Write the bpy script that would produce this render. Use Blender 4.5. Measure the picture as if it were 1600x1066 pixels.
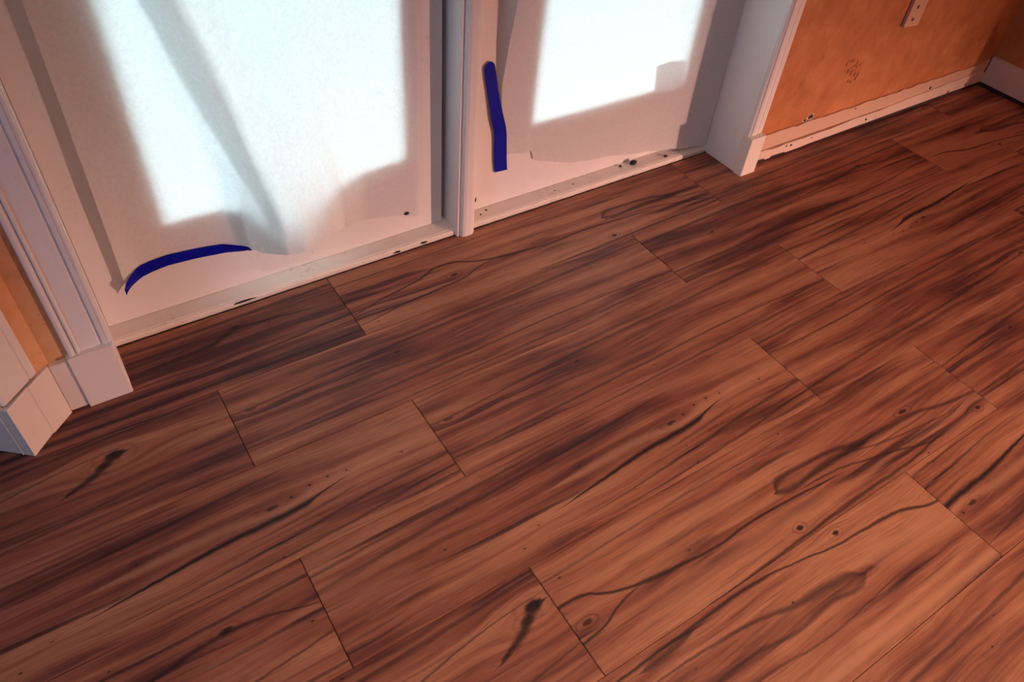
import bpy, bmesh, math, random
from mathutils import Matrix, Vector, noise as mnoise
random.seed(7)
for o in list(bpy.data.objects): bpy.data.objects.remove(o, do_unlink=True)
scene = bpy.context.scene
COL = scene.collection

# ------------------------------------------------------------------ camera
cd = bpy.data.cameras.new('camera'); cam = bpy.data.objects.new('camera', cd); COL.objects.link(cam)
cd.sensor_width = 36.0; cd.lens = 1178.2/1600*36; cd.clip_start = .02
RX = Vector((0.8366, -0.54330, 0.07019)); DN = Vector((-0.34760, -0.62550, -0.69852)); FW = Vector((0.42341, 0.55998, -0.71214))
M = Matrix.Identity(4)
for i in range(3):
    M[i][0] = RX[i]; M[i][1] = -DN[i]; M[i][2] = -FW[i]
M.translation = Vector((-0.55698, -1.21149, 1.30132))
cam.matrix_world = M
scene.camera = cam

# ------------------------------------------------------------------ world, lights, exposure
vs = scene.view_settings
vs.view_transform = 'Standard'; vs.look = 'None'; vs.gamma = 1.0; vs.use_curve_mapping = False
vs.exposure = 0.0
world = bpy.data.worlds.new('overcast_sky'); scene.world = world; world.use_nodes = True
bg = world.node_tree.nodes['Background']
bg.inputs[0].default_value = (.74, .93, 1.0, 1); bg.inputs[1].default_value = 12.5

def light(name, typ, loc, energy, color, target=None, **kw):
    l = bpy.data.lights.new(name, typ); l.energy = energy; l.color = color
    for k, v in kw.items(): setattr(l, k, v)
    o = bpy.data.objects.new(name, l); COL.objects.link(o); o.location = loc
    if target is not None:
        o.rotation_euler = (Vector(target)-Vector(loc)).to_track_quat('-Z', 'Y').to_euler()
    return o
# warm reflector lamp standing in the adjoining space to the right
light('work_lamp', 'SPOT', (3.6, -3.6, .44), 1200, (1.0, .53, .43), target=(.40, .28, -2.10), spot_size=math.radians(70), spot_blend=1.0, shadow_soft_size=.06)
# unseen orange bulb added at the right to warm the floor and wall
light('orange_fill', 'POINT', (2.45, -1.55, 1.25), 11, (1.0, .36, .13), shadow_soft_size=.10)
# unseen overhead spot added to brighten the near floor, fading towards the doors
light('floor_fill', 'SPOT', (.40, -1.85, 2.42), 200, (1.0, .62, .42), target=(.30, -1.65, 0), spot_size=math.radians(92), spot_blend=1.0, shadow_soft_size=.08)
# unseen area light added at left as cool fill, like daylight from there
light('cool_side_fill', 'AREA', (-2.6, -1.5, 1.4), 15, (.44, .62, 1.0), target=(0, -.5, .4), shape='RECTANGLE', size=1.0, size_y=1.2)

# ------------------------------------------------------------------ helpers
class NT:
    def __init__(s, mat):
        s.t = mat.node_tree; s.l = s.t.links
    def n(s, typ, ins=None, **props):
        nd = s.t.nodes.new(typ)
        for k, v in props.items(): setattr(nd, k, v)
        if ins:
            for k, v in ins.items(): s.set(nd.inputs[k], v)
        return nd
    def set(s, sock, v):
        if isinstance(v, bpy.types.NodeSocket): s.l.new(v, sock)
        else:
            if hasattr(sock, 'default_value'):
                dv = sock.default_value
                if hasattr(dv, '__len__') and len(dv) == 4 and len(v) == 3: v = tuple(v)+(1,)
                sock.default_value = v
    def m(s, op, a, b=None, c=None, clamp=False):
        nd = s.t.nodes.new('ShaderNodeMath'); nd.operation = op; nd.use_clamp = clamp
        for i, v in enumerate((a, b, c)):
            if v is not None: s.set(nd.inputs[i], v)
        return nd.outputs[0]
    def vec(s, x, y, z=0.0):
        nd = s.t.nodes.new('ShaderNodeCombineXYZ')
        for i, v in enumerate((x, y, z)): s.set(nd.inputs[i], v)
        return nd.outputs[0]
    def noise(s, v, scale=1.0, detail=3.0, rough=.5, dist=0.0):
        nd = s.n('ShaderNodeTexNoise', {'Vector': v, 'Scale': scale, 'Detail': detail, 'Roughness': rough, 'Distortion': dist})
        return nd.outputs['Fac']
    def smooth(s, x, a, b, lo=0.0, hi=1.0):
        nd = s.n('ShaderNodeMapRange', {'Value': x, 'From Min': a, 'From Max': b, 'To Min': lo, 'To Max': hi}, interpolation_type='SMOOTHSTEP')
        return nd.outputs[0]
    def mix(s, f, a, b, blend='MIX'):
        nd = s.n('ShaderNodeMix', data_type='RGBA', blend_type=blend)
        s.set(nd.inputs[0], f); s.set(nd.inputs[6], a); s.set(nd.inputs[7], b)
        return nd.outputs[2]
    def ramp(s, f, stops):
        nd = s.t.nodes.new('ShaderNodeValToRGB'); cr = nd.color_ramp
        while len(cr.elements) < len(stops): cr.elements.new(.5)
        for e, (p, c) in zip(cr.elements, stops): e.position = p; e.color = tuple(c)+(1,)
        s.set(nd.inputs[0], f); return nd.outputs[0]
    def curve(s, x, pts):
        nd = s.t.nodes.new('ShaderNodeFloatCurve'); cv = nd.mapping.curves[0]
        P = cv.points
        while len(P) < len(pts): P.new(.5, .5)
        for p, (a, b) in zip(P, pts): p.location = (a, b); p.handle_type = 'AUTO'
        nd.mapping.use_clip = False
        nd.mapping.update(); s.set(nd.inputs['Value'], x); return nd.outputs[0]

def new_mat(name):
    m = bpy.data.materials.new(name); m.use_nodes = True
    return m, NT(m), m.node_tree.nodes['Principled BSDF']

class MB:
    """collects geometry, builds one mesh object"""
    def __init__(s): s.v = []; s.f = []
    def box(s, x0, x1, y0, y1, z0, z1):
        b = len(s.v)
        s.v += [(x0,y0,z0),(x1,y0,z0),(x1,y1,z0),(x0,y1,z0),(x0,y0,z1),(x1,y0,z1),(x1,y1,z1),(x0,y1,z1)]
        s.f += [tuple(b+i for i in q) for q in ((0,3,2,1),(4,5,6,7),(0,1,5,4),(1,2,6,5),(2,3,7,6),(3,0,4,7))]
        return s
    def prism(s, poly, fn, a, b):
        """poly = 2D outline, fn(p, t) -> 3D point, extruded from a to b"""
        n = len(poly); k = len(s.v)
        s.v += [fn(p, a) for p in poly] + [fn(p, b) for p in poly]
        s.f += [tuple(k+i for i in range(n))[::-1], tuple(k+n+i for i in range(n))]
        s.f += [(k+i, k+(i+1) % n, k+n+(i+1) % n, k+n+i) for i in range(n)]
        return s
    def loft(s, rings, closed=True):
        k = len(s.v); n = len(rings[0])
        for r in rings: s.v += [tuple(p) for p in r]
        for j in range(len(rings)-1):
            for i in range(n if closed else n-1):
                s.f.append((k+j*n+i, k+j*n+(i+1) % n, k+(j+1)*n+(i+1) % n, k+(j+1)*n+i))
        if closed:
            s.f.append(tuple(k+i for i in range(n))[::-1]); s.f.append(tuple(k+(len(rings)-1)*n+i for i in range(n)))
        return s
    def mesh(s, name, mat, bevel=0.0, smooth=False):
        me = bpy.data.meshes.new(name); bm = bmesh.new()
        vv = [bm.verts.new(p) for p in s.v]
        for f in s.f:
            try: bm.faces.new([vv[i] for i in f])
            except ValueError: pass
        bmesh.ops.recalc_face_normals(bm, faces=bm.faces)
        if bevel:
            eds = [e for e in bm.edges if len(e.link_faces) == 2 and e.calc_face_angle(0) > .5]
            bmesh.ops.bevel(bm, geom=eds, offset=bevel, segments=2, profile=.5, affect='EDGES')
        bm.to_mesh(me); bm.free()
        if smooth:
            for p in me.polygons: p.use_smooth = True
        if mat: me.materials.append(mat)
        return me
    def build(s, name, mat, parent=None, bevel=0.0, smooth=False):
        o = bpy.data.objects.new(name, s.mesh(name, mat, bevel, smooth)); COL.objects.link(o)
        if parent is not None: o.parent = parent
        return o
def tag(o, label, cat, kind=None, group=None):
    o['label'] = label; o['category'] = cat
    if kind: o['kind'] = kind
    if group: o['group'] = group
    return o
def empty(name, loc=(0, 0, 0)):
    o = bpy.data.objects.new(name, None); COL.objects.link(o); o.location = loc; o.empty_display_size = .1
    return o
vert = lambda p, t: (p[0], p[1], t)           # plan outline extruded in z
alongx = lambda p, t: (t, p[0], p[1])         # (y,z) profile extruded in x
alongy = lambda p, t: (p[0], t, p[1])         # (x,z) profile extruded in y

# ------------------------------------------------------------------ materials
def painted(name, col, rough=.45, dirt=.35, dirtcol=(.25,.17,.12), scale=1.0, bump=.15):
    m, g, b = new_mat(name)
    tc = g.n('ShaderNodeTexCoord').outputs['Object']
    geo = g.n('ShaderNodeNewGeometry').outputs['Position']
    n1 = g.noise(geo, 9*scale, 5, .6); n2 = g.noise(geo, 70*scale, 4, .6); n3 = g.noise(geo, 260*scale, 2, .5)
    d = g.m('MULTIPLY', g.smooth(n1, .5, .75), g.smooth(n2, .48, .72))
    c = g.mix(g.m('MULTIPLY', d, dirt), col, dirtcol)
    c = g.mix(g.smooth(n1, .3, .7, 0, .12), c, tuple(x*.8 for x in col))
    sp = g.smooth(n3, .70, .76)
    c = g.mix(g.m('MULTIPLY', g.m('MULTIPLY', sp, g.smooth(n1, .5, .6)), dirt), c, (.05,.03,.03))
    g.set(b.inputs['Base Color'], c); b.inputs['Roughness'].default_value = rough
    bp = g.n('ShaderNodeBump', {'Strength': bump, 'Distance': .002, 'Height': g.m('ADD', n2, g.m('MULTIPLY', n3, .4))})
    g.l.new(bp.outputs[0], b.inputs['Normal'])
    return m
M_white = painted('white_gloss_paint', (.80, .77, .74), .40, .25)
M_sill = painted('scuffed_sill_paint', (.78, .70, .62), .5, .7, (.30,.20,.15))
M_base = painted('scuffed_baseboard_paint', (.74, .58, .46), .5, .55, (.30,.20,.15))
M_base_up = painted('half_painted_board', (.64, .42, .29), .6, .5, (.35,.18,.10))
M_batten = painted('batten_paint', (.62,.37,.24), .6, .4, (.35,.18,.10))
M_ceil = painted('ceiling_paint', (.75, .72, .68), .9, .1)
M_stone = painted('patio_concrete', (.45, .44, .42), .9, .3)
M_under = painted('subfloor_and_gap_shade', (.035, .025, .025), .9, .2)
M_chip_shade = painted('chip_and_gap_shade', (.018, .012, .015), .8, .0)
M_dark = painted('dark_dirt', (.012, .010, .014), .75, .0, bump=.6)
M_plaster = painted('bare_plaster', (.66, .50, .38), .9, .3)
M_screw = painted('dull_screw', (.12, .07, .05), .6, .1)

def orange_wall(name, stops):
    m, g, b = new_mat(name)
    p = g.n('ShaderNodeNewGeometry').outputs['Position']
    n1 = g.noise(p, 5, 5, .62, .6); n2 = g.noise(p, 16, 5, .6, .4); n3 = g.noise(p, 90, 4, .6)
    t = g.m('ADD', g.m('MULTIPLY', n1, .55), g.m('MULTIPLY', n2, .45))
    c = g.ramp(t, stops)
    c = g.mix(g.smooth(n3, .62, .72, 0, .5), c, (.33,.13,.05))
    g.set(b.inputs['Base Color'], c); b.inputs['Roughness'].default_value = .75
    bp = g.n('ShaderNodeBump', {'Strength': .35, 'Distance': .004, 'Height': g.m('ADD', n2, g.m('MULTIPLY', n3, .5))})
    g.l.new(bp.outputs[0], b.inputs['Normal'])
    return m
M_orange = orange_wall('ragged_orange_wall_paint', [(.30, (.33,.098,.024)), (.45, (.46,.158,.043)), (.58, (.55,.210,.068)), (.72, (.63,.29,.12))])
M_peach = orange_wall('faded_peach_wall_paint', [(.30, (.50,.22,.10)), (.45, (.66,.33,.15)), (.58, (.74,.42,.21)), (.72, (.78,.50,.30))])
M_far = painted('unseen_wall_bounce_cut', (.22, .25, .31), .8, .1)  # dark cool tone chosen to cut and cool the bounced light

def paper_mat(name='thin_masking_paper', tr=.27):
    m, g, b = new_mat(name)
    g.t.nodes.remove(b)
    out = g.t.nodes['Material Output']
    p = g.n('ShaderNodeNewGeometry').outputs['Position']
    n1 = g.noise(p, 130, 4, .65); n2 = g.noise(p, 420, 2, .5)
    f = g.m('ADD', g.m('MULTIPLY', n1, .7), g.m('MULTIPLY', n2, .3))
    tcol = g.ramp(f, [(.35, (.60,.64,.66)), (.62, (.90,.92,.92))])
    d = g.n('ShaderNodeBsdfDiffuse', {'Color': (.88,.85,.81,1), 'Roughness': .5})
    t = g.n('ShaderNodeBsdfTranslucent', {'Color': tcol})
    mx = g.n('ShaderNodeMixShader', {0: tr}); g.l.new(d.outputs[0], mx.inputs[1]); g.l.new(t.outputs[0], mx.inputs[2])
    g.l.new(mx.outputs[0], out.inputs[0])
    return m
M_paper = paper_mat()
M_pleat = paper_mat('thin_paper_fold', .50)
M_scrap = paper_mat('thin_tissue_scrap', .60)

def tape_mat():
    m, g, b = new_mat('blue_painters_tape')
    p = g.n('ShaderNodeNewGeometry').outputs['Position']
    n = g.noise(p, 60, 4, .6)
    g.set(b.inputs['Base Color'], g.ramp(n, [(.3, (.0,.0015,.26)), (.7, (.0,.004,.42))]))
    b.inputs['Roughness'].default_value = .55; b.inputs['Specular IOR Level'].default_value = .2
    bp = g.n('ShaderNodeBump', {'Strength': .3, 'Distance': .002, 'Height': n}); g.l.new(bp.outputs[0], b.inputs['Normal'])
    return m
M_tape = tape_mat()

def glass_mat():
    m, g, b = new_mat('window_glass'); g.t.nodes.remove(b)
    out = g.t.nodes['Material Output']
    fr = g.n('ShaderNodeFresnel', {'IOR': 1.45})
    tr = g.n('ShaderNodeBsdfTransparent', {'Color': (.93,.97,.96,1)}); gl = g.n('ShaderNodeBsdfGlossy', {'Roughness': .02})
    mx = g.n('ShaderNodeMixShader'); g.l.new(fr.outputs[0], mx.inputs[0]); g.l.new(tr.outputs[0], mx.inputs[1]); g.l.new(gl.outputs[0], mx.inputs[2])
    g.l.new(mx.outputs[0], out.inputs[0])
    return m
M_glass = glass_mat()

# ------------------------------------------------------------------ wood planks
PL, PW = 1.184, .234
def wood(name, seed, strokes=(), knots=(), pales=(), tone=0.0, red=0.0, ring_s=.35):
    """strokes: (pts [(u,v)..], th [(u,th)..], strength); knots: (u,v,ru,rv,strength); coordinates in metres along / across the plank"""
    m, g, b = new_mat(name)
    oc = g.n('ShaderNodeTexCoord').outputs['Object']
    sx = g.n('ShaderNodeSeparateXYZ', {0: oc})
    sh = g.n('ShaderNodeAttribute', attribute_type='OBJECT', attribute_name='u_shift').outputs['Fac']
    u = g.m('ADD', g.m('ADD', sx.outputs[0], PL/2), sh)
    v0 = g.m('ADD', sx.outputs[1], PW/2)
    rnd = g.n('ShaderNodeObjectInfo').outputs['Random']
    # meander of the grain
    w1 = g.noise(g.vec(g.m('MULTIPLY', u, 2.0), g.m('MULTIPLY', v0, 7.0), seed), 1, 2, .5)
    w2 = g.noise(g.vec(g.m('MULTIPLY', u, 9.0), g.m('MULTIPLY', v0, 16.0), seed+5.5), 1, 2, .5)
    v = g.m('ADD', v0, g.m('ADD', g.m('MULTIPLY', g.m('SUBTRACT', w1, .5), .050), g.m('MULTIPLY', g.m('SUBTRACT', w2, .5), .006)))
    # grain flows round the knots
    for (ku, kv, ru, rv, st) in knots:
        a = g.m('DIVIDE', g.m('SUBTRACT', u, ku), ru*4.5); c = g.m('DIVIDE', g.m('SUBTRACT', v0, kv), rv*3.2)
        gs = g.m('EXPONENT', g.m('MULTIPLY', g.m('ADD', g.m('MULTIPLY', a, a), g.m('MULTIPLY', c, c)), -1.0))
        v = g.m('SUBTRACT', v, g.m('MULTIPLY', g.m('MULTIPLY', g.m('SUBTRACT', v0, kv), gs), .8))
    s1 = g.noise(g.vec(g.m('MULTIPLY', u, 1.6), g.m('MULTIPLY', v, 42.0), seed+1.3), 1, 5, .58)
    s3 = g.noise(g.vec(g.m('MULTIPLY', u, 1.3), g.m('MULTIPLY', v, 15.0), seed+9.1), 1, 3, .5)
    s4 = g.noise(g.vec(g.m('MULTIPLY', u, 4.0), g.m('MULTIPLY', v0, 12.0), seed+3.7), 1, 3, .55)
    fine = g.noise(g.vec(g.m('MULTIPLY', u, 14.0), g.m('MULTIPLY', v, 420.0), seed), 1, 3, .6)
    t = g.m('ADD', g.m('ADD', g.m('MULTIPLY', s1, .50), g.m('MULTIPLY', s3, .50)), g.m('MULTIPLY', g.m('SUBTRACT', s4, .5), .22))
    t = g.m('ADD', t, g.m('ADD', g.m('MULTIPLY', g.m('SUBTRACT', rnd, .5), .03), tone))
    t = g.m('ADD', g.m('MULTIPLY', g.m('SUBTRACT', t, .49), 1.25), .485)
    c = g.ramp(t, [(.31, (.070,.022,.022)), (.39, (.165,.052,.036)), (.46, (.285,.100,.058)), (.54, (.385,.152,.084)), (.66, (.50,.225,.125))])
    c = g.mix(g.smooth(s4, .50, .70, 0, .30+red), c, (.30,.082,.050))
    # thin dark growth lines
    l1 = g.noise(g.vec(g.m('MULTIPLY', u, 1.25), g.m('MULTIPLY', v, 62.0), seed+21.0), 1, 2, .5)
    l2 = g.noise(g.vec(g.m('MULTIPLY', u, 3.2), g.m('MULTIPLY', v0, 9.0), seed+31.0), 1, 2, .5)
    dl = g.m('MULTIPLY', g.smooth(l1, .57, .70), g.smooth(l2, .40, .58))
    c = g.mix(g.m('MULTIPLY', dl, .88), c, (.034,.013,.021))
    l3 = g.noise(g.vec(g.m('MULTIPLY', u, 6.0), g.m('MULTIPLY', v, 210.0), seed+41.0), 1, 2, .5)
    c = g.mix(g.m('MULTIPLY', g.smooth(l3, .57, .70), .42), c, (.075,.025,.026))
    l5 = g.noise(g.vec(g.m('MULTIPLY', u, 5.0), g.m('MULTIPLY', v, 150.0), seed+51.0), 1, 3, .6)
    c = g.mix(g.m('MULTIPLY', g.smooth(l5, .58, .72), .35), c, (.52,.26,.17))
    c = g.mix(g.smooth(fine, .35, .65, .26, 0), c, (.10,.034,.03))
    # small dark pores
    po = g.n('ShaderNodeTexVoronoi', {'Vector': g.vec(g.m('MULTIPLY', u, 16.0), g.m('MULTIPLY', v0, 34.0), seed), 'Scale': 1.0}, feature='F1')
    pm = g.m('MULTIPLY', g.smooth(po.outputs['Distance'], .035, .08, 1, 0), g.m('GREATER_THAN', g.n('ShaderNodeSeparateColor', {0: po.outputs['Color']}).outputs[0], .72))
    c = g.mix(g.m('MULTIPLY', pm, .85), c, (.03,.01,.012))
    un = g.m('DIVIDE', g.m('ADD', u, .4), 2.0)
    jit = g.noise(g.vec(g.m('MULTIPLY', u, 26.0), g.m('MULTIPLY', v0, 30.0), seed+2.0), 1, 3, .6)
    jit2 = g.noise(g.vec(g.m('MULTIPLY', u, 60.0), g.m('MULTIPLY', v0, 300.0), seed+6.0), 1, 3, .6)
    vj = g.m('ADD', v0, g.m('MULTIPLY', g.m('SUBTRACT', jit, .5), .005))
    def stroke(pts, th):
        vc = g.curve(un, [((-.4+.4)/2, pts[0][1]/PW)] + [((a+.4)/2, bb/PW) for a, bb in pts] + [(1.0, pts[-1][1]/PW)])
        tc_ = g.curve(un, [(0, 0)] + [((a+.4)/2, bb/.03) for a, bb in th] + [(1, 0)])
        dist = g.m('ABSOLUTE', g.m('SUBTRACT', vj, g.m('MULTIPLY', vc, PW)))
        thm = g.m('MAXIMUM', g.m('MULTIPLY', tc_, .03), 1e-5)
        thm = g.m('MULTIPLY', thm, g.m('ADD', .6, g.m('MULTIPLY', jit2, .8)))
        return g.smooth(g.m('DIVIDE', dist, thm), .08, 1.15, 1, 0)
    for (pts, th, st) in pales:
        c = g.mix(g.m('MULTIPLY', stroke(pts, th), st), c, (.50,.235,.135))
    for (pts, th, st) in strokes:
        c = g.mix(g.m('MULTIPLY', stroke(pts, th), st), c, (.022,.010,.014))
    for (ku, kv, ru, rv, st) in knots:
        a = g.m('DIVIDE', g.m('SUBTRACT', u, ku), ru); d = g.m('DIVIDE', g.m('SUBTRACT', vj, kv), rv)
        r = g.m('SQRT', g.m('ADD', g.m('MULTIPLY', a, a), g.m('MULTIPLY', d, d)))
        r = g.m('ADD', r, g.m('MULTIPLY', g.m('SUBTRACT', jit2, .5), .9))
        ring = g.m('MULTIPLY', g.smooth(g.m('ABSOLUTE', g.m('SUBTRACT', g.m('FRACT', g.m('MULTIPLY', r, .8)), .5)), .0, .28, 1, 0), g.smooth(r, 1.0, 3.4, ring_s, 0))
        c = g.mix(ring, c, (.10,.03,.025))
        c = g.mix(g.m('MULTIPLY', g.smooth(r, .45, 1.15, 1, 0), st), c, (.014,.008,.010))
    g.set(b.inputs['Base Color'], c)
    b.inputs['Roughness'].default_value = .50; b.inputs['Specular IOR Level'].default_value = .35
    bp = g.n('ShaderNodeBump', {'Strength': .12, 'Distance': .001, 'Height': fine}); g.l.new(bp.outputs[0], b.inputs['Normal'])
    return m
def taper(a, b_, mid, w, w0=None):
    return [(a, 0), (mid, w), (b_, 0)]
PRINTS = {
 'crack': wood('wood_black_crack_print', 3.1,
    strokes=[([(.45,.070),(.546,.079),(.642,.089),(.726,.096),(.80,.098),(.87,.101),(.93,.114),(.97,.120)], [(.45,0),(.56,.0045),(.68,.0080),(.80,.0105),(.87,.0110),(.905,.005),(.97,.001),(.99,0)], 1.0),
             ([(-.1,.150),(.30,.172),(.62,.186),(.95,.205)], [(-.2,.006),(.2,.008),(.5,.007),(.8,.004),(.95,0)], .6),
             ([(-.1,.185),(.30,.200),(.7,.215)], [(-.2,.004),(.2,.006),(.5,.005),(.7,0)], .6),
             ([(.50,.030),(.80,.045),(1.0,.062),(1.2,.072),(1.4,.08)], [(.45,0),(.7,.004),(1.0,.006),(1.2,.006),(1.4,.004)], .62),
             ([(.60,.010),(.90,.018),(1.2,.040)], [(.55,0),(.8,.004),(1.1,.004),(1.3,0)], .6),
             ([(.70,.072),(.86,.078),(1.02,.094)], [(.70,0),(.9,.005),(1.03,0)], .5)],
    knots=[(.823,.126,.016,.005,.75),(.864,.131,.0035,.003,.95),(.905,.138,.0035,.003,.95),(.944,.140,.0035,.003,.9),(.983,.136,.003,.0025,.8),(1.10,.121,.003,.0025,.9),(.575,.135,.004,.003,.7)],
    pales=[([(.55,.12),(.75,.122),(.85,.113),(.92,.124),(1.1,.135)], [(.45,0),(.65,.016),(.85,.014),(1.0,.02),(1.18,.02),(1.4,0)], .55)], tone=.01),
 'blob': wood('wood_black_knot_print', 11.7,
    strokes=[([(.82,.105),(.875,.120),(.912,.136),(.95,.160),(.97,.166)], [(.825,0),(.86,.006),(.89,.011),(.92,.015),(.945,.017),(.965,.012),(.995,.0)], .9),
             ([(.0,.100),(.35,.128),(.62,.142),(.92,.180),(1.05,.182)], [(-.2,.002),(.3,.005),(.7,.004),(.9,.002),(1.06,0)], .65),
             ([(.0,.195),(.5,.205),(.9,.214),(1.2,.225)], [(-.2,.006),(.5,.008),(.9,.006),(1.2,.004)], .55),
             ([(.3,.030),(.7,.040),(1.1,.075)], [(.2,0),(.6,.005),(.9,.004),(1.1,0)], .5)],
    knots=[(.955,.167,.022,.0125,1.0),(.930,.149,.016,.009,.7),(.862,.115,.014,.004,.55)], tone=.0),
 'eye': wood('wood_eye_knot_print', 27.4,
    strokes=[([(-.05,.070),(.10,.098),(.20,.116),(.24,.130),(.275,.140),(.31,.138),(.35,.122),(.39,.107),(.43,.099),(.465,.094),(.51,.089),(.605,.081),(.70,.085),(.78,.083),(.90,.074),(1.0,.068)],
              [(-.1,.002),(.1,.0035),(.22,.005),(.30,.005),(.40,.005),(.46,.008),(.50,.006),(.60,.004),(.75,.004),(.90,.003),(1.0,0)], .9),
             ([(-.05,.030),(.15,.055),(.27,.063),(.32,.070),(.37,.088),(.43,.097)], [(-.1,.002),(.15,.003),(.28,.0045),(.34,.004),(.40,.003),(.44,0)], .85),
             ([(.80,.108),(.815,.122),(.85,.130),(.92,.127),(.99,.121),(1.08,.102),(1.235,.096),(1.35,.074),(1.5,.06)], [(.796,0),(.806,.010),(.82,.011),(.86,.008),(.95,.008),(1.08,.013),(1.2,.010),(1.35,.007),(1.5,.005)], .72),
             ([(.80,.106),(.842,.097),(.95,.104),(1.05,.098)], [(.796,0),(.806,.011),(.83,.012),(.88,.008),(.95,.011),(1.04,.012),(1.10,0)], .72),
             ([(.80,.108),(.90,.110),(1.05,.100)], [(.80,0),(.83,.020),(.95,.026),(1.05,.020),(1.15,0)], .18),
             ([(.84,.086),(.95,.082),(1.05,.062),(1.13,.045),(1.24,.020)], [(.80,0),(.9,.003),(1.0,.004),(1.1,.004),(1.25,.002),(1.3,0)], .7),
             ([(1.0,.100),(1.1,.080),(1.25,.060),(1.4,.05)], [(.95,0),(1.05,.004),(1.25,.003),(1.4,0)], .6),
             ([(.45,-.002),(.7,.003),(.95,.010),(1.15,.012),(1.25,.022)], [(.35,0),(.6,.004),(.95,.006),(1.15,.005),(1.26,.003),(1.3,0)], .8),
             ([(-.1,.19),(.3,.195),(.7,.202),(1.1,.19)], [(-.2,.004),(.3,.004),(.7,.003),(1.1,0)], .5)],
    knots=[(.295,.091,.013,.0055,.72),(.783,.024,.0095,.0062,.95),(1.234,.111,.016,.005,.85),(1.408,.026,.010,.0055,.85)],
    pales=[([(.5,.04),(.8,.05),(1.1,.03)], [(.3,0),(.5,.03),(.8,.03),(1.1,0)], .35), ([(.5,.15),(.8,.15)], [(.35,0),(.6,.03),(.8,.02),(.95,0)], .35)], tone=.03, ring_s=.8),
 'arch': wood('wood_arch_print', 41.9,
    strokes=[([(.35,.215),(.55,.220),(.70,.221),(.82,.207),(.91,.192),(1.0,.186),(1.08,.178),(1.19,.150)], [(.3,.003),(.5,.005),(.68,.006),(.8,.003),(.95,.004),(1.10,.006),(1.2,.003),(1.3,0)], .88),
             ([(.36,.205),(.45,.206),(.56,.216)], [(.40,0),(.45,.012),(.52,.008),(.58,0)], .75),
             ([(.50,.178),(.604,.172),(.677,.162),(.748,.148),(.83,.142),(.88,.137),(.91,.124)], [(.45,.003),(.6,.005),(.72,.008),(.83,.013),(.89,.011),(.915,0)], .68),
             ([(.45,.120),(.60,.125),(.72,.112),(.80,.118),(.874,.110),(.91,.123)], [(.4,.003),(.6,.006),(.74,.006),(.85,.007),(.90,.010),(.915,0)], .62),
             ([(.60,.145),(.75,.130),(.90,.124)], [(.5,0),(.65,.016),(.8,.024),(.88,.014),(.91,0)], .20),
             ([(.40,.08),(.58,.088),(.75,.075),(.9,.082),(1.05,.09)], [(.4,.002),(.6,.004),(.8,.003),(1.05,0)], .55)],
    knots=[(.928,.212,.010,.006,.95)],
    pales=[([(.30,.026),(.7,.022),(1.1,.016),(1.3,.016)], [(.2,.012),(.7,.014),(1.1,.016),(1.3,.014)], .8), ([(.9,.14),(1.1,.12)], [(.88,0),(.95,.03),(1.1,.04),(1.25,.02)], .5)], tone=.03, red=.1),
 'calm': wood('wood_calm_streak_print', 57.2,
    strokes=[([(0,.150),(.4,.172),(.8,.185),(1.2,.2)], [(0,.003),(.3,.005),(.7,.006),(1.2,.003)], .6),
             ([(0,.05),(.5,.062),(.9,.07),(1.2,.06)], [(0,.004),(.4,.006),(.8,.003),(1.2,.004)], .6),
             ([(.2,.01),(.7,.02),(1.2,.03)], [(.1,0),(.5,.004),(.9,.005),(1.2,.002)], .6)],
    knots=[(.394,.148,.010,.004,.8),(.043,.148,.014,.006,.6)], red=.12),
 'streak': wood('wood_dark_streak_print', 73.8,
    strokes=[([(0,.190),(.4,.200),(.8,.190),(1.2,.2)], [(0,.006),(.3,.008),(.7,.005),(1.2,.006)], .7),
             ([(.5,.130),(.8,.150),(.92,.165),(1.1,.135),(1.2,.13)], [(.4,0),(.7,.004),(.9,.007),(1.05,.003),(1.2,0)], .75),
             ([(0,.05),(.5,.055),(.9,.06),(1.2,.085)], [(0,.004),(.4,.006),(.8,.003),(1.2,.004)], .65),
             ([(0,.015),(.5,.02),(1.2,.015)], [(0,.003),(.5,.005),(1.2,.004)], .65)],
    knots=[(.926,.170,.014,.006,.9),(.222,.136,.010,.005,.7)], tone=-.025),
 'dark_shaded': wood('wood_dark_shaded_print', 88.3,  # dark print, toned down further to paint in shade by the left sill
    strokes=[([(0,.190),(.4,.205),(.8,.200),(1.2,.21)], [(0,.010),(.3,.012),(.7,.010),(1.2,.008)], .75),
             ([(.3,.100),(.7,.125),(.86,.140),(.93,.165),(1.0,.160),(1.2,.14)], [(.2,.01),(.6,.014),(.85,.014),(.95,.007),(1.05,.004),(1.2,0)], .85),
             ([(0,.045),(.5,.060),(.9,.065),(1.2,.085)], [(0,.006),(.4,.009),(.8,.006),(1.2,.006)], .75),
             ([(0,.015),(.5,.02),(1.2,.02)], [(0,.006),(.5,.007),(1.2,.006)], .75)],
    knots=[(.926,.172,.013,.006,.95),(1.0,.150,.006,.003,.6)], tone=-.12),
}
def plank_mesh(name, mat):
    l, w, t, bv = PL/2-.0007, PW/2-.0003, .006, .0011
    mb = MB()
    mb.v = [(-l,-w,-t),(l,-w,-t),(l,w,-t),(-l,w,-t), (-l,-w,-bv),(l,-w,-bv),(l,w,-bv),(-l,w,-bv),
            (-l+bv*1.3,-w+bv*.6,0),(l-bv*1.3,-w+bv*.6,0),(l-bv*1.3,w-bv*.6,0),(-l+bv*1.3,w-bv*.6,0)]
    mb.f = [(0,3,2,1),(8,9,10,11)] + [(i,(i+1)%4,(i+1)%4+4,i+4) for i in range(4)] + [(i+4,(i+1)%4+4,(i+1)%4+8,i+8) for i in range(4)]
    return mb.mesh(name, mat)
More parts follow.
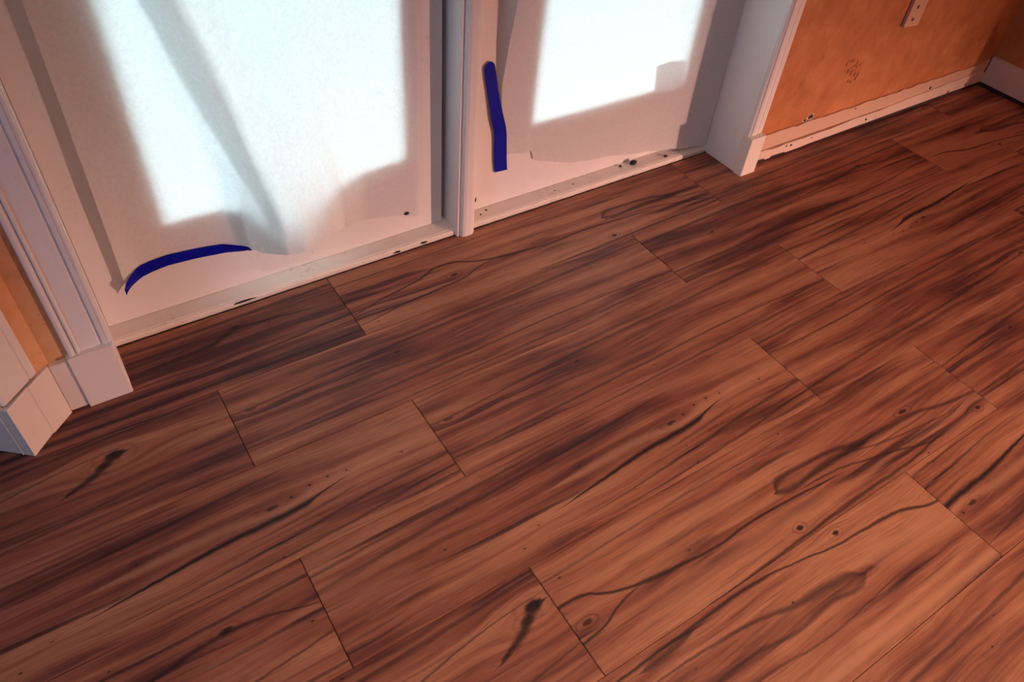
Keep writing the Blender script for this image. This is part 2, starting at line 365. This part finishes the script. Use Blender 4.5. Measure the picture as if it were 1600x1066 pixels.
PMESH = {k: plank_mesh('plank_'+k, m) for k, m in PRINTS.items()}

floor = MB().box(-3.0, 5.6, -4.2, .345, -.05, -.0065).build('floor', M_under)
tag(floor, 'reddish brown wood plank floor with staggered joints in front of the doors', 'floor', 'structure')
LAY = {(0,-1):('dark_shaded',0,0),(0,0):('eye',0,0),(0,1):('calm',0,1),(1,-1):('blob',0,0),(1,0):('calm',0,0),(1,1):('streak',0,0),
       (2,-1):('crack',0,0),(2,0):('calm',0,0),(2,1):('crack',.157,1),(3,-1):('streak',-.1,0),(3,0):('crack',0,0),(3,1):('calm',-.15,1),
       (4,-1):('blob',-.194,0),(4,0):('eye',.265,0),(4,1):('calm',.1,0),(5,-1):('calm',.05,1),(5,0):('arch',0,0),(5,1):('crack',-.30,1),
       (6,-1):('eye',.1,1),(6,0):('calm',.1,0),(6,1):('blob',0,1)}
keys = list(PRINTS)
rr = random.Random(3)
for r in range(0, 18):
    x0 = -.079 if r % 2 == 0 else -.4348
    for n in range(-3, 5):
        if x0+n*PL > 5.4 or x0+(n+1)*PL < -2.9: continue
        k, shf, rot = LAY.get((r, n), (rr.choice(keys), rr.uniform(-.2, .2), rr.randint(0, 1)))
        o = bpy.data.objects.new('plank', PMESH[k]); COL.objects.link(o); o.parent = floor
        o.location = (x0+(n+.5)*PL, -(r-.5)*PW, 0)
        if rot: o.rotation_euler = (0, 0, math.pi)
        o['u_shift'] = float(shf)

# ------------------------------------------------------------------ room shell
WY, WB = .115, .345          # inner face and outer face of the wall with the doors
XL, XR, DH = -.600, 1.275, 2.05
w = MB()
w.box(XR, 2.66, WY, WB, 0, 2.45)
w.box(XL, XR, WY, WB, DH, 2.45)
wall_back = w.build('wall_back', M_orange)
tag(wall_back, 'mottled orange painted wall to the right of the doors', 'wall', 'structure')
# short wall left of the doors, then a diagonal stub with an outside corner
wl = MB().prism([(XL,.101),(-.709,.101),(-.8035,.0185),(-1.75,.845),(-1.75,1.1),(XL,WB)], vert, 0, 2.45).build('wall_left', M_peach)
tag(wl, 'narrow orange wall corner left of the doors, with an angled return', 'wall', 'structure')
wr = MB().box(2.645, 2.80, -.26, WB, 0, 2.45).build('wall_right', M_orange)
tag(wr, 'dark orange side wall meeting the door wall in the far right corner', 'wall', 'structure')
wf = MB().box(-3.0, 5.6, -4.3, -4.2, 0, 2.45).build('wall_front', M_far)
tag(wf, 'slate painted wall behind the camera, outside the photo', 'wall', 'structure')
we = MB().box(5.6, 5.7, -4.2, WB, 0, 2.45).box(2.80, 5.7, .12, WB, 0, 2.45).build('wall_east', M_far)
tag(we, 'far slate wall of the adjoining space, outside the photo', 'wall', 'structure')
ww = MB().box(-3.1, -3.0, -4.2, 1.1, 0, 2.45).box(-3.1, -1.75, .84, 1.1, 0, 2.45).build('wall_west', M_far)
tag(ww, 'far slate wall on the left, outside the photo', 'wall', 'structure')
fl2 = MB().box(-3.0, XL, .346, .84, -.05, -.001).build('floor_west', M_under)
tag(fl2, 'dark bare subfloor behind the angled wall, outside the photo', 'floor', 'structure')
ce = MB().box(-3.1, 5.7, -4.3, 1.1, 2.45, 2.55).build('ceiling', M_ceil)
tag(ce, 'off-white ceiling, outside the photo', 'ceiling', 'structure')
pt = MB().box(-6, 8, WB+.01, 12, -.20, -.12).build('patio_ground', M_stone)
tag(pt, 'pale concrete patio outside the glazed doors', 'ground', 'structure')

# ---- baseboards
def ragged(x0, x1, z0, amp, n, seed):
    q = random.Random(seed); return [(x0+(x1-x0)*i/n, z0+q.uniform(-amp, amp)) for i in range(n+1)]
bb = empty('baseboard_back', (1.326, .105, 0))
tag(bb, 'scuffed low baseboard under the orange wall right of the doors', 'baseboard', 'structure')
def local(o, root):
    o.parent = root; o.matrix_parent_inverse = Matrix.Translation(-root.location); return o
low = [(1.326, .050)] + [(x, z+.012*math.sin(x*3)) for x, z in ragged(1.36, 2.60, .052, .0025, 40, 2)] + [(2.632, .055)]
bot = [(2.632, .017), (2.2, .014), (1.62, .009), (1.56, .006), (1.50, .006), (1.495, .010), (1.43, .012), (1.425, .006), (1.40, .006), (1.398, .012), (1.36, .014), (1.352, .004), (1.326, .004)]
local(MB().prism(low+bot, alongy, .103, WY).build('lower_board', M_base, bevel=.0008), bb)
up = [(1.326, .080)] + ragged(1.36, 2.60, .098, .003, 46, 5) + [(2.632, .106)]
local(MB().prism(up+[(2.632, .050), (1.326, .045)], alongy, .1075, WY).build('upper_board', M_base_up, bevel=.0008), bb)
local(MB().box(1.328, 2.640, .1075, WY-.0003, .0004, .03).build('floor_gap_shade', M_under), bb)  # dark strip put in as the shade under the raised baseboard
br = empty('baseboard_right', (2.63, 0, 0))
tag(br, 'dusky baseboard on the side wall in the far right corner', 'baseboard', 'structure')
local(MB().prism([(.103,.017),(.103,.118),(-.26,.120),(-.26,.015)], lambda p, t: (t, p[0], p[1]), 2.630, 2.645).build('board', M_base, bevel=.001), br)

local(MB().box(2.634, 2.6448, -.26, .103, .0004, .03).build('floor_gap_shade', M_under), br)  # dark strip painting the shade below this board too
bl = empty('baseboard_left', (-.72, .08, 0))
tag(bl, 'tall white baseboard wrapping the angled wall corner at far left', 'baseboard', 'structure')
def plan_board(name, p0, p1, nrm, th, z0, z1, mat, root, bev=.0015):
    a = Vector(p0); b_ = Vector(p1); n = Vector(nrm).normalized()*th
    return local(MB().prism([a, b_, b_-n, a-n], lambda p, t: (p[0], p[1], t), z0, z1).build(name, mat, bevel=bev), root)
M_wbase = painted('white_baseboard_paint', (.82, .74, .66), .45, .30, (.35,.22,.15))
nA = (0, -1); nB = (.685, -.728); nC = (-.647, -.762)
plan_board('board', (-.676, .088), (-.711, .088), nA, .022, .004, .138, M_wbase, bl)
o = local(MB().prism([(-.711,.0865),(-.752,.0480),(-.755,.0480),(-.7955,.0045),(-.8075,.0165),(-.716,.108)], vert, .0005, .143).build('board', M_wbase, bevel=.0012), bl)
# end cap of the board round the outside corner: two vertical strips with a bead between them
plan_board('corner_strip', (-.7975, .0065), (-.8125, .0195), nC, .016, .0005, .142, M_wbase, bl, .001)
plan_board('corner_bead', (-.8135, .0185), (-.8165, .0212), nC, .016, .0005, .139, M_wbase, bl, .0012)
plan_board('board', (-.8165, .0235), (-1.50, .604), nC, .014, .0005, .136, M_wbase, bl, .001)

# casing standing on the angled wall, above the baseboard
cw = empty('trim_4', (-.77, .03, .143))
tag(cw, 'wide white corner casing above the angled baseboard at far left', 'trim', 'structure')
def on_dir(p0, d, n, prof, z0, z1, name, mat, root, bev=.001):
    d = Vector(d).normalized(); n = Vector(n).normalized(); p0 = Vector(p0)
    poly = [p0 + d*a + n*h for a, h in prof]
    return local(MB().prism(poly, lambda p, t: (p[0], p[1], t), z0, z1).build(name, mat, bevel=bev), root)
dB = (-.728, -.685)
on_dir((-.7385, .0838), dB, nB, [(0,-.006),(0,.010),(.006,.013),(.018,.013),(.021,.010),(.024,.013),(.086,.013),(.092,.010),(.092,-.006)], .1485, 2.2, 'casing', M_white, cw)
on_dir((-.7385, .0838), dB, nB, [(.001,-.006),(.001,.006),(.090,.006),(.090,-.006)], .1432, .1485, 'casing_gap_shade', M_chip_shade, cw, 0)  # dark strip stands in for the shade in the gap under the casing
on_dir((-.806, .0225), (-.76,.65), nC, [(0,-.002),(0,.012),(.06,.012),(.06,-.002)], .1435, 2.2, 'casing', M_white, cw)

# ------------------------------------------------------------------ door frame
# left casing with plinth block
tl = empty('trim_1', (-.63, .1, 0))
tag(tl, 'white moulded door casing on a square plinth block, left of the doors', 'door casing', 'structure')
local(MB().prism([(-.676,.083),(-.5915,.083),(-.5885,.086),(-.5885,.113),(-.676,.113)], vert, .0005, .1455).build('plinth_block', M_wbase, bevel=.0016), tl)
prof = [(-.671,.113),(-.671,.094),(-.6685,.0905),(-.664,.0895),(-.6595,.0915),(-.658,.0955),(-.656,.0955),(-.6545,.0915),(-.652,.0905),(-.650,.0945),(-.648,.0965),(-.611,.0985),(-.6085,.1010),(-.606,.1005),(-.605,.0965),(-.5985,.0955),(-.5975,.0975),(-.5955,.0960),(-.592,.0960),(-.5895,.0985),(-.5895,.113)]
local(MB().prism(prof, vert, .1455, DH+.06).build('casing', M_white), tl)
# side jambs
def jamb(name, poly, label, n):
    return tag(MB().prism(poly, vert, .0005, DH).build(name, M_white, bevel=.0008), label, 'door jamb', 'structure')
jamb('trim_5', [(XL,.1135),(-.588,.1135),(-.588,.3297),(-.560,.3297),(-.560,.345),(XL,.345)], 'white side jamb of the left door, beside the left casing', 5)
jamb('trim_6', [(XR,.1025),(1.262,.1025),(1.262,.3297),(1.240,.3297),(1.240,.345),(XR,.345)], 'blue-shaded white side jamb at the right end of the doors', 6)
hd = tag(MB().box(-.588, 1.262, .12, .345, 2.0, DH).build('trim_7', M_white, bevel=.001), 'white head jamb over the doors, above the photo', 'door jamb', 'structure')
# right casing with plinth block
tr = empty('trim_2', (1.29, .1, 0))
tag(tr, 'white door casing on a plinth block, beside the orange wall at right', 'door casing', 'structure')
local(MB().prism([(1.2575,.1025),(1.2575,.0765),(1.261,.0725),(1.3215,.0725),(1.3245,.0755),(1.3245,.1145),(1.263,.1145)], vert, .0005, .132).build('plinth_block', M_wbase, bevel=.0014), tr)
profR = [(1.263,.114),(1.263,.0955),(1.266,.093),(1.270,.0945),(1.272,.0965),(1.276,.0915),(1.284,.0895),(1.297,.0915),(1.301,.0945),(1.304,.0930),(1.318,.0940),(1.329,.0985),(1.331,.103),(1.331,.114)]
local(MB().prism(profR, vert, .132, DH+.06).build('casing', M_white), tr)
# post between the two doors
mu = empty('trim_3', (.33, .22, 0))
tag(mu, 'slim white rounded post between the two doors', 'door post', 'structure')
profM = [(.303,.3297),(.303,.2285),(.3045,.2265),(.3085,.2265),(.310,.2300),(.3115,.2300),(.313,.2225),(.317,.2185),(.325,.2160),(.341,.2160),(.350,.2190),(.3565,.2255),(.3590,.2340),(.3590,.3297),(.38,.3297),(.38,.345),(.26,.345),(.26,.3297)]
local(MB().prism(profM, vert, .0005, 2.0).build('post', M_white), mu)
# small chip in the paint of the post
def lump(name, c, r, mat, parent=None, seed=0, n=10, m=6, rough=.35):
    q = random.Random(seed); mb = MB(); rings = []
    for j in range(m+1):
        th = math.pi*(j+.15)/(m+.3)
        rings.append([(c[0]+r[0]*math.sin(th)*math.cos(2*math.pi*i/n)*(1+q.uniform(-rough, rough)),
                       c[1]+r[1]*math.sin(th)*math.sin(2*math.pi*i/n)*(1+q.uniform(-rough, rough)),
                       c[2]+r[2]*math.cos(th)) for i in range(n)])
    mb.loft(rings); o = mb.build(name, mat, smooth=True)
    if parent is not None: local(o, parent)
    return o
local(MB().prism([(.3545,.108),(.357,.118),(.3585,.113),(.3575,.104),(.3555,.1015)], alongy, .2213, .2225).build('paint_chip', M_chip_shade), mu)

# thresholds
def sill(name, x0, x1, label):
    mb = MB(); n = 60; q = random.Random(x0)
    rings = []
    for i in range(n+1):
        x = x0+(x1-x0)*i/n; e = q.uniform(-.0009, .0009); e2 = q.uniform(-.0012, .0006)
        rings.append([(x,.345,-.006),(x,.2435,-.006),(x,.2435,.0024),(x,.2365+e,.0024),(x,.2365+e,.0125+e2),(x,.2395+e,.0165+e2),(x,.2435,.0172),(x,.2455,.0185),(x,.285,.0225),(x,.345,.0225)])
    mb.loft(rings)
    return tag(mb.build(name, M_sill), label, 'threshold', 'structure')
sill('trim_8', -.588, .303, 'scuffed white threshold ledge under the left door')
sill('trim_9', .359, 1.262, 'scuffed white threshold ledge under the right door')

# ------------------------------------------------------------------ doors
def door(name, x0, x1, gx0, gx1, label):
    d = empty(name, ((x0+x1)/2, .3075, .0235)); tag(d, label, 'door', 'structure')
    y0, y1, zb, zt = .285, .3295, .0235, 1.995
    gz0, gz1 = .247, .98
    local(MB().box(x0, gx0, y0, y1, zb, zt).build('stile', M_white, bevel=.0003), d)
    local(MB().box(gx1, x1, y0, y1, zb, zt).build('stile', M_white, bevel=.0003), d)
    local(MB().box(gx0, gx1, y0, y1, zb, gz0).build('bottom_rail', M_white, bevel=.0003), d)
    local(MB().box(gx0, gx1, y0, y1, gz1, 1.12).build('lock_rail', M_white, bevel=.0003), d)
    local(MB().box(gx0, gx1, y0+.012, y1-.012, 1.12, 1.88).build('unseen_daylight_block', M_white, bevel=.001), d)  # unseen upper half kept solid to limit the daylight let in
    local(MB().box(gx0, gx1, y0, y1, 1.88, zt).build('top_rail', M_white, bevel=.0003), d)
    local(MB().box(gx0, gx1, .306, .310, gz0, gz1).build('glass_pane', M_glass), d)
    for (a, b_, c, e) in ((gx0, gx0+.012, gz0, gz1), (gx1-.012, gx1, gz0, gz1), (gx0+.012, gx1-.012, gz0, gz0+.012), (gx0+.012, gx1-.012, gz1-.012, gz1)):
        local(MB().box(a, b_, .290, .3055, c, e).build('glazing_bead', M_white, bevel=.001), d)
    return d
door('door_1', -.5872, .286, -.417, .187, 'white glazed door covered by a sagging paper sheet, left of the post')
door('door_2', .3605, 1.260, .556, 1.120, 'white glazed door covered by flat paper, between post and orange wall')

# ------------------------------------------------------------------ paper sheets
def lerp_pts(pts, x):
    if x <= pts[0][0]: return pts[0][1:]
    for a, b_ in zip(pts, pts[1:]):
        if x <= b_[0]:
            t = (x-a[0])/(b_[0]-a[0]); t2 = t*t*(3-2*t)*.5+t*.5
            return tuple(p+(q-p)*t2 for p, q in zip(a[1:], b_[1:]))
    return pts[-1][1:]
def gs(x, c, w): return math.exp(-((x-c)/w)**2)
def sheet(name, nx, nz, fn, mat):
    mb = MB()
    for j in range(nz+1):
        for i in range(nx+1): mb.v.append(fn(i/nx, j/nz))
    mb.f = [(j*(nx+1)+i, j*(nx+1)+i+1, (j+1)*(nx+1)+i+1, (j+1)*(nx+1)+i) for j in range(nz) for i in range(nx)]
    return mb.build(name, mat, smooth=True)
# left sheet: lower edge as (x, z, distance in front of the door)
LB = [(-.524,.140,.018),(-.48,.150,.010),(-.42,.152,.007),(-.36,.148,.007),(-.30,.146,.010),(-.250,.146,.030),(-.217,.150,.078),(-.180,.158,.110),(-.139,.160,.120),(-.095,.156,.102),(-.056,.148,.073),(-.005,.122,.028),(.06,.110,.007),(.12,.098,.006),(.2175,.068,.006)]
def left_fn(s, t):
    x = -.524+s*(.2175+.524)
    zb, db = lerp_pts(LB, x)
    z = zb+(1.06-zb)*(t**1.25)
    xx = x + (.011*t if s < .5 else .011*t)*(1) - .018*gs(s, 0, .3)*(-t)*.3
    h = z-zb
    fall = math.exp(-(h/.24)**1.4)
    d0 = .012+.016*gs(x, -.53, .10)+.006*math.sin(x*9+z*5)
    # diagonal fold running down from the upper left
    fx = -.335+(.72-z)*.235
    d1 = .042*gs(x, fx+.045, .055)*min(1, h/.1) - .006*gs(x, fx-.02, .03)
    d2 = .014*gs(x, -.10+(.6-z)*.1, .12)*min(1, h/.15)
    d = db*fall + d0*(1-fall) + d1*(1-fall*.6) + d2
    # keep clear of the door face
    d = max(d, .0035)
    d += .0012*mnoise.noise(Vector((xx*9, z*9, 1)))
    # the sheet tightens towards its fixed right edge
    return (xx, .285-d, z)
lp = sheet('paper_sheet', 130, 110, left_fn, M_paper)
tag(lp, 'thin white paper sagging and bulging over the left door', 'paper sheet')
# doubled layer of the fold, lying just behind the sheet
def pleat_fn(s, t):
    z = .235+t*(1.02-.235)
    fx = -.335+(.72-z)*.235
    wd = .058*min(1, .35+t*1.6)
    x = fx+.020-wd/2+s*wd*1.1+.010
    S_ = max(0, min(1, (x+.524)/(.7415)))
    zb, db = lerp_pts(LB, x)
    tt = max(0, min(1, ((z-zb)/(1.06-zb))))**(1/1.25)
    p = left_fn(S_, tt)
    return (x, min(p[1]+.018+.008*math.sin(math.pi*s), .2835), z)
pf = sheet('pleat', 10, 60, pleat_fn, M_pleat); pf.parent = lp
# right sheet
RB = [(.488,.181,.0035),(.520,.176,.004),(.536,.172,.006),(.550,.171,.007),(.565,.169,.006),(.5725,.171,.005),(.579,.141,.005),(.62,.122,.005),(.672,.105,.005),(.70,.094,.006),(.746,.086,.006),(.80,.076,.006),(.872,.069,.005),(.94,.055,.006),(1.007,.046,.008),(1.10,.036,.018),(1.18,.028,.032),(1.258,.0235,.041)]
LE = [(.0235,.488),(.18,.488),(.25,.472),(.33,.460),(.395,.453),(.48,.456),(.60,.464),(.80,.47),(1.05,.476)]
def right_fn(s, t):
    x = .488+s*(1.258-.488)
    zb, db = lerp_pts(RB, x)
    z = zb+(1.06-zb)*(t**1.2)
    xl = lerp_pts(LE, z)[0]
    xx = x+(xl-.488)*(1-s)**2
    h = z-zb
    db2 = .006+.034*max(0, (x-1.04)/.22)**1.3
    lift = .034*max(0, min(1, (z-.33)/.3))*gs(s, 0, .11)
    d = db*math.exp(-h/.08)+db2*(1-math.exp(-h/.08))+lift+.003*gs(x, .80, .15)*min(1, h/.2)
    d = max(d, .0032)
    jag = .0016*mnoise.noise(Vector((x*60, 0, 3)))*max(0, 1-t*12)
    return (xx, .285-d, z+jag)
rp = sheet('paper_sheet', 150, 90, right_fn, M_paper)
tag(rp, 'flat white paper with a torn lower edge covering the right door', 'paper sheet')

# scrap of a second layer in the lower right corner of the right glass
sc = MB().prism([(1.003,.259),(.992,.335),(1.040,.340),(1.098,.335),(1.106,.259)], alongy, .2868, .2872).build('paper_scrap', M_scrap)
tag(sc, 'small square scrap behind the paper at the lower right corner of the right glass', 'paper scrap')

# ------------------------------------------------------------------ blue tape
def ribbon(name, up, lo, yf, label, th=.0005):
    """up / lo: matching (x, z) edges, yf(x, z) front position"""
    mb = MB(); n = len(up); K = 5; rings = []
    for (a, b_) in zip(up, lo):
        row = []
        for k in range(K+1):
            x = a[0]+(b_[0]-a[0])*k/K; z = a[1]+(b_[1]-a[1])*k/K
            row.append((x, yf(x, z), z))
        rings.append(row + [(p[0], p[1]+th, p[2]) for p in reversed(row)])
    mb.loft(rings)
    return tag(mb.build(name, M_tape, smooth=False), label, 'tape', None, None)
def dense(pts, n):
    L_ = [0]
    for a, b_ in zip(pts, pts[1:]): L_.append(L_[-1]+math.dist(a, b_))
    out = []
    for i in range(n+1):
        s = L_[-1]*i/n
        for j in range(len(pts)-1):
            if s <= L_[j+1]+1e-9:
                t = (s-L_[j])/(L_[j+1]-L_[j]); out.append(tuple(p+(q-p)*t for p, q in zip(pts[j], pts[j+1]))); break
    return out
upL = [(-.528,.128),(-.5245,.142),(-.510,.159),(-.484,.1735),(-.455,.1775),(-.42,.1785),(-.357,.1730),(-.322,.1695),(-.300,.1665),(-.292,.1640),(-.262,.1590),(-.250,.1540),(-.243,.1470)]
loL = [(-.5285,.1065),(-.522,.117),(-.510,.1285),(-.488,.1395),(-.460,.1465),(-.427,.1495),(-.368,.1465),(-.335,.1430),(-.312,.1405),(-.292,.1385),(-.262,.1370),(-.250,.1365),(-.243,.1360)]
def yL(x, z):
    zb, db = lerp_pts(LB, x)
    return .285-max(.004, db*(1 if z > zb else max(.35, 1-(zb-z)/.03)))-.003-.006*gs(x, -.53, .03)
ribbon('painters_tape', dense(upL, 36), dense(loL, 36), yL, 'curved strip of blue tape holding the lower left edge of the sagging paper')
leT = [(.4035,.4440),(.4035,.4300),(.4085,.405),(.4180,.360),(.4300,.300),(.4405,.262),(.4430,.240),(.4455,.190),(.4485,.160),(.4520,.1340)]
riT = [(.4230,.4600),(.4330,.4500),(.4380,.425),(.4480,.375),(.4650,.310),(.4790,.265),(.4830,.240),(.4870,.195),(.4900,.160),(.4935,.1310)]
leT = [(.4060,.4545),(.4015,.4470)]+leT[1:]; riT = [(.4170,.4610),(.4270,.4580)]+riT[1:]
ribbon('painters_tape', dense(leT, 40), dense(riT, 40), lambda x, z: .285-.0052-.0025*gs(z, .3, .06), 'upright strip of blue tape on the right door, left of the flat paper')

# ------------------------------------------------------------------ wall damage, batten, debris
def wall_bit(name, pts, y0, y1, mat):
    return MB().prism(pts, alongy, y0, y1).build(name, mat, wall_back)
def blob2(cx, cz, rx, rz, n, seed):
    q = random.Random(seed); return [(cx+rx*math.cos(2*math.pi*i/n)*q.uniform(.7, 1.25), cz+rz*math.sin(2*math.pi*i/n)*q.uniform(.7, 1.25)) for i in range(n)]
for i, (x, z, a, b_) in enumerate([(1.586,.112,.012,.009),(1.560,.105,.007,.005)]):
    o = wall_bit('wall_hole', blob2(x, z, a, b_, 9, i), WY-.0014, WY+.002, M_chip_shade)
    o2 = wall_bit('plaster_rim', blob2(x, z, a*1.5, b_*1.4, 12, i+9), WY-.0009, WY+.002, M_plaster)
q = random.Random(4)
for i in range(26):                       # crumbly raised plaster spot
    a = q.uniform(0, 6.28); r = q.uniform(0, 1)
    x = 1.70+.055*r*math.cos(a)+.02; z = .245+.062*r*math.sin(a)
    o = lump('plaster_crumb', (x, WY, z), (q.uniform(.004,.010), .0028, q.uniform(.004,.010)), M_orange, None, i, 7, 4, .3); o.parent = wall_back
def bb_dot(root, x, z, y, r, i):
    local(MB().prism(blob2(x, z, r, r, 7, i), alongy, y-.0009, y+.001).build('nail_hole', M_chip_shade), root)
for i, (x, z, r, y) in enumerate([(1.912,.027,.0052,.103),(1.494,.033,.004,.103),(1.518,.030,.0048,.103),(2.41,.022,.006,.103),(2.27,.066,.007,.1075),(1.822,.088,.0035,.1075),(2.52,.028,.005,.103),(1.62,.03,.003,.103)]): bb_dot(bb, x, z, y, r, i)
ba = empty('wall_batten', (1.935, WY, .357))
tag(ba, 'white strip fixed with two screws to the orange wall, top right', 'wall strip')
local(MB().prism([(1.893,.358),(1.972,.353),(1.974,1.25),(1.891,1.25)], alongy, WY-.012, WY-.0003).build('strip', M_batten, bevel=.002), ba)
for z in (.381, .421):
    local(lump('screw', (1.925, WY-.0125, z), (.006, .003, .006), M_screw, None, 3, 10, 5, .08), ba)

# dots and scrapes on the right threshold, crumbs of dirt
def crumb(c, r, seed, label):
    tag(lump('dirt_crumb', c, r, M_dark, None, seed, 10, 6, .22), label, 'dirt crumb')
crumb((.9665,.2655,.0275), (.0125,.0085,.0075), 1, 'largest black dirt crumb lying on the right threshold')
crumb((.920,.2725,.0240), (.0050,.0040,.0028), 2, 'small dark crumb just left of the largest crumb on the right threshold')
crumb((1.093,.2535,.0225), (.0065,.0050,.0030), 3, 'dark crumb on the right threshold near its shadowed right end')
crumb((.1765,.2775,.0895), (.0075,.0035,.0050), 4, 'black fleck stuck on the lower right corner of the sagging paper')
for i, (x, y, r) in enumerate([(.374,.262,.0035),(.401,.262,.0035),(.425,.272,.0038),(.66,.262,.0028),(.73,.264,.0032)]):
    zz = .0185+(y-.2455)/(.285-.2455)*.004
    o = MB().prism(blob2(x, y, r, r*.9, 8, i), vert, zz-.001, zz+.0004).build('nail_hole', M_chip_shade, bpy.data.objects['trim_9'])
for i, (x, z, a, b_) in enumerate([(.125,.008,.010,.0028),(.205,.010,.011,.0025),(-.20,.010,.0,.0),(-.29,.012,.030,.0022)]):
    if a: MB().prism(blob2(x, z, a, b_, 10, i+3), alongy, .2352, .2375).build('paint_chip', M_chip_shade, bpy.data.objects['trim_8'])
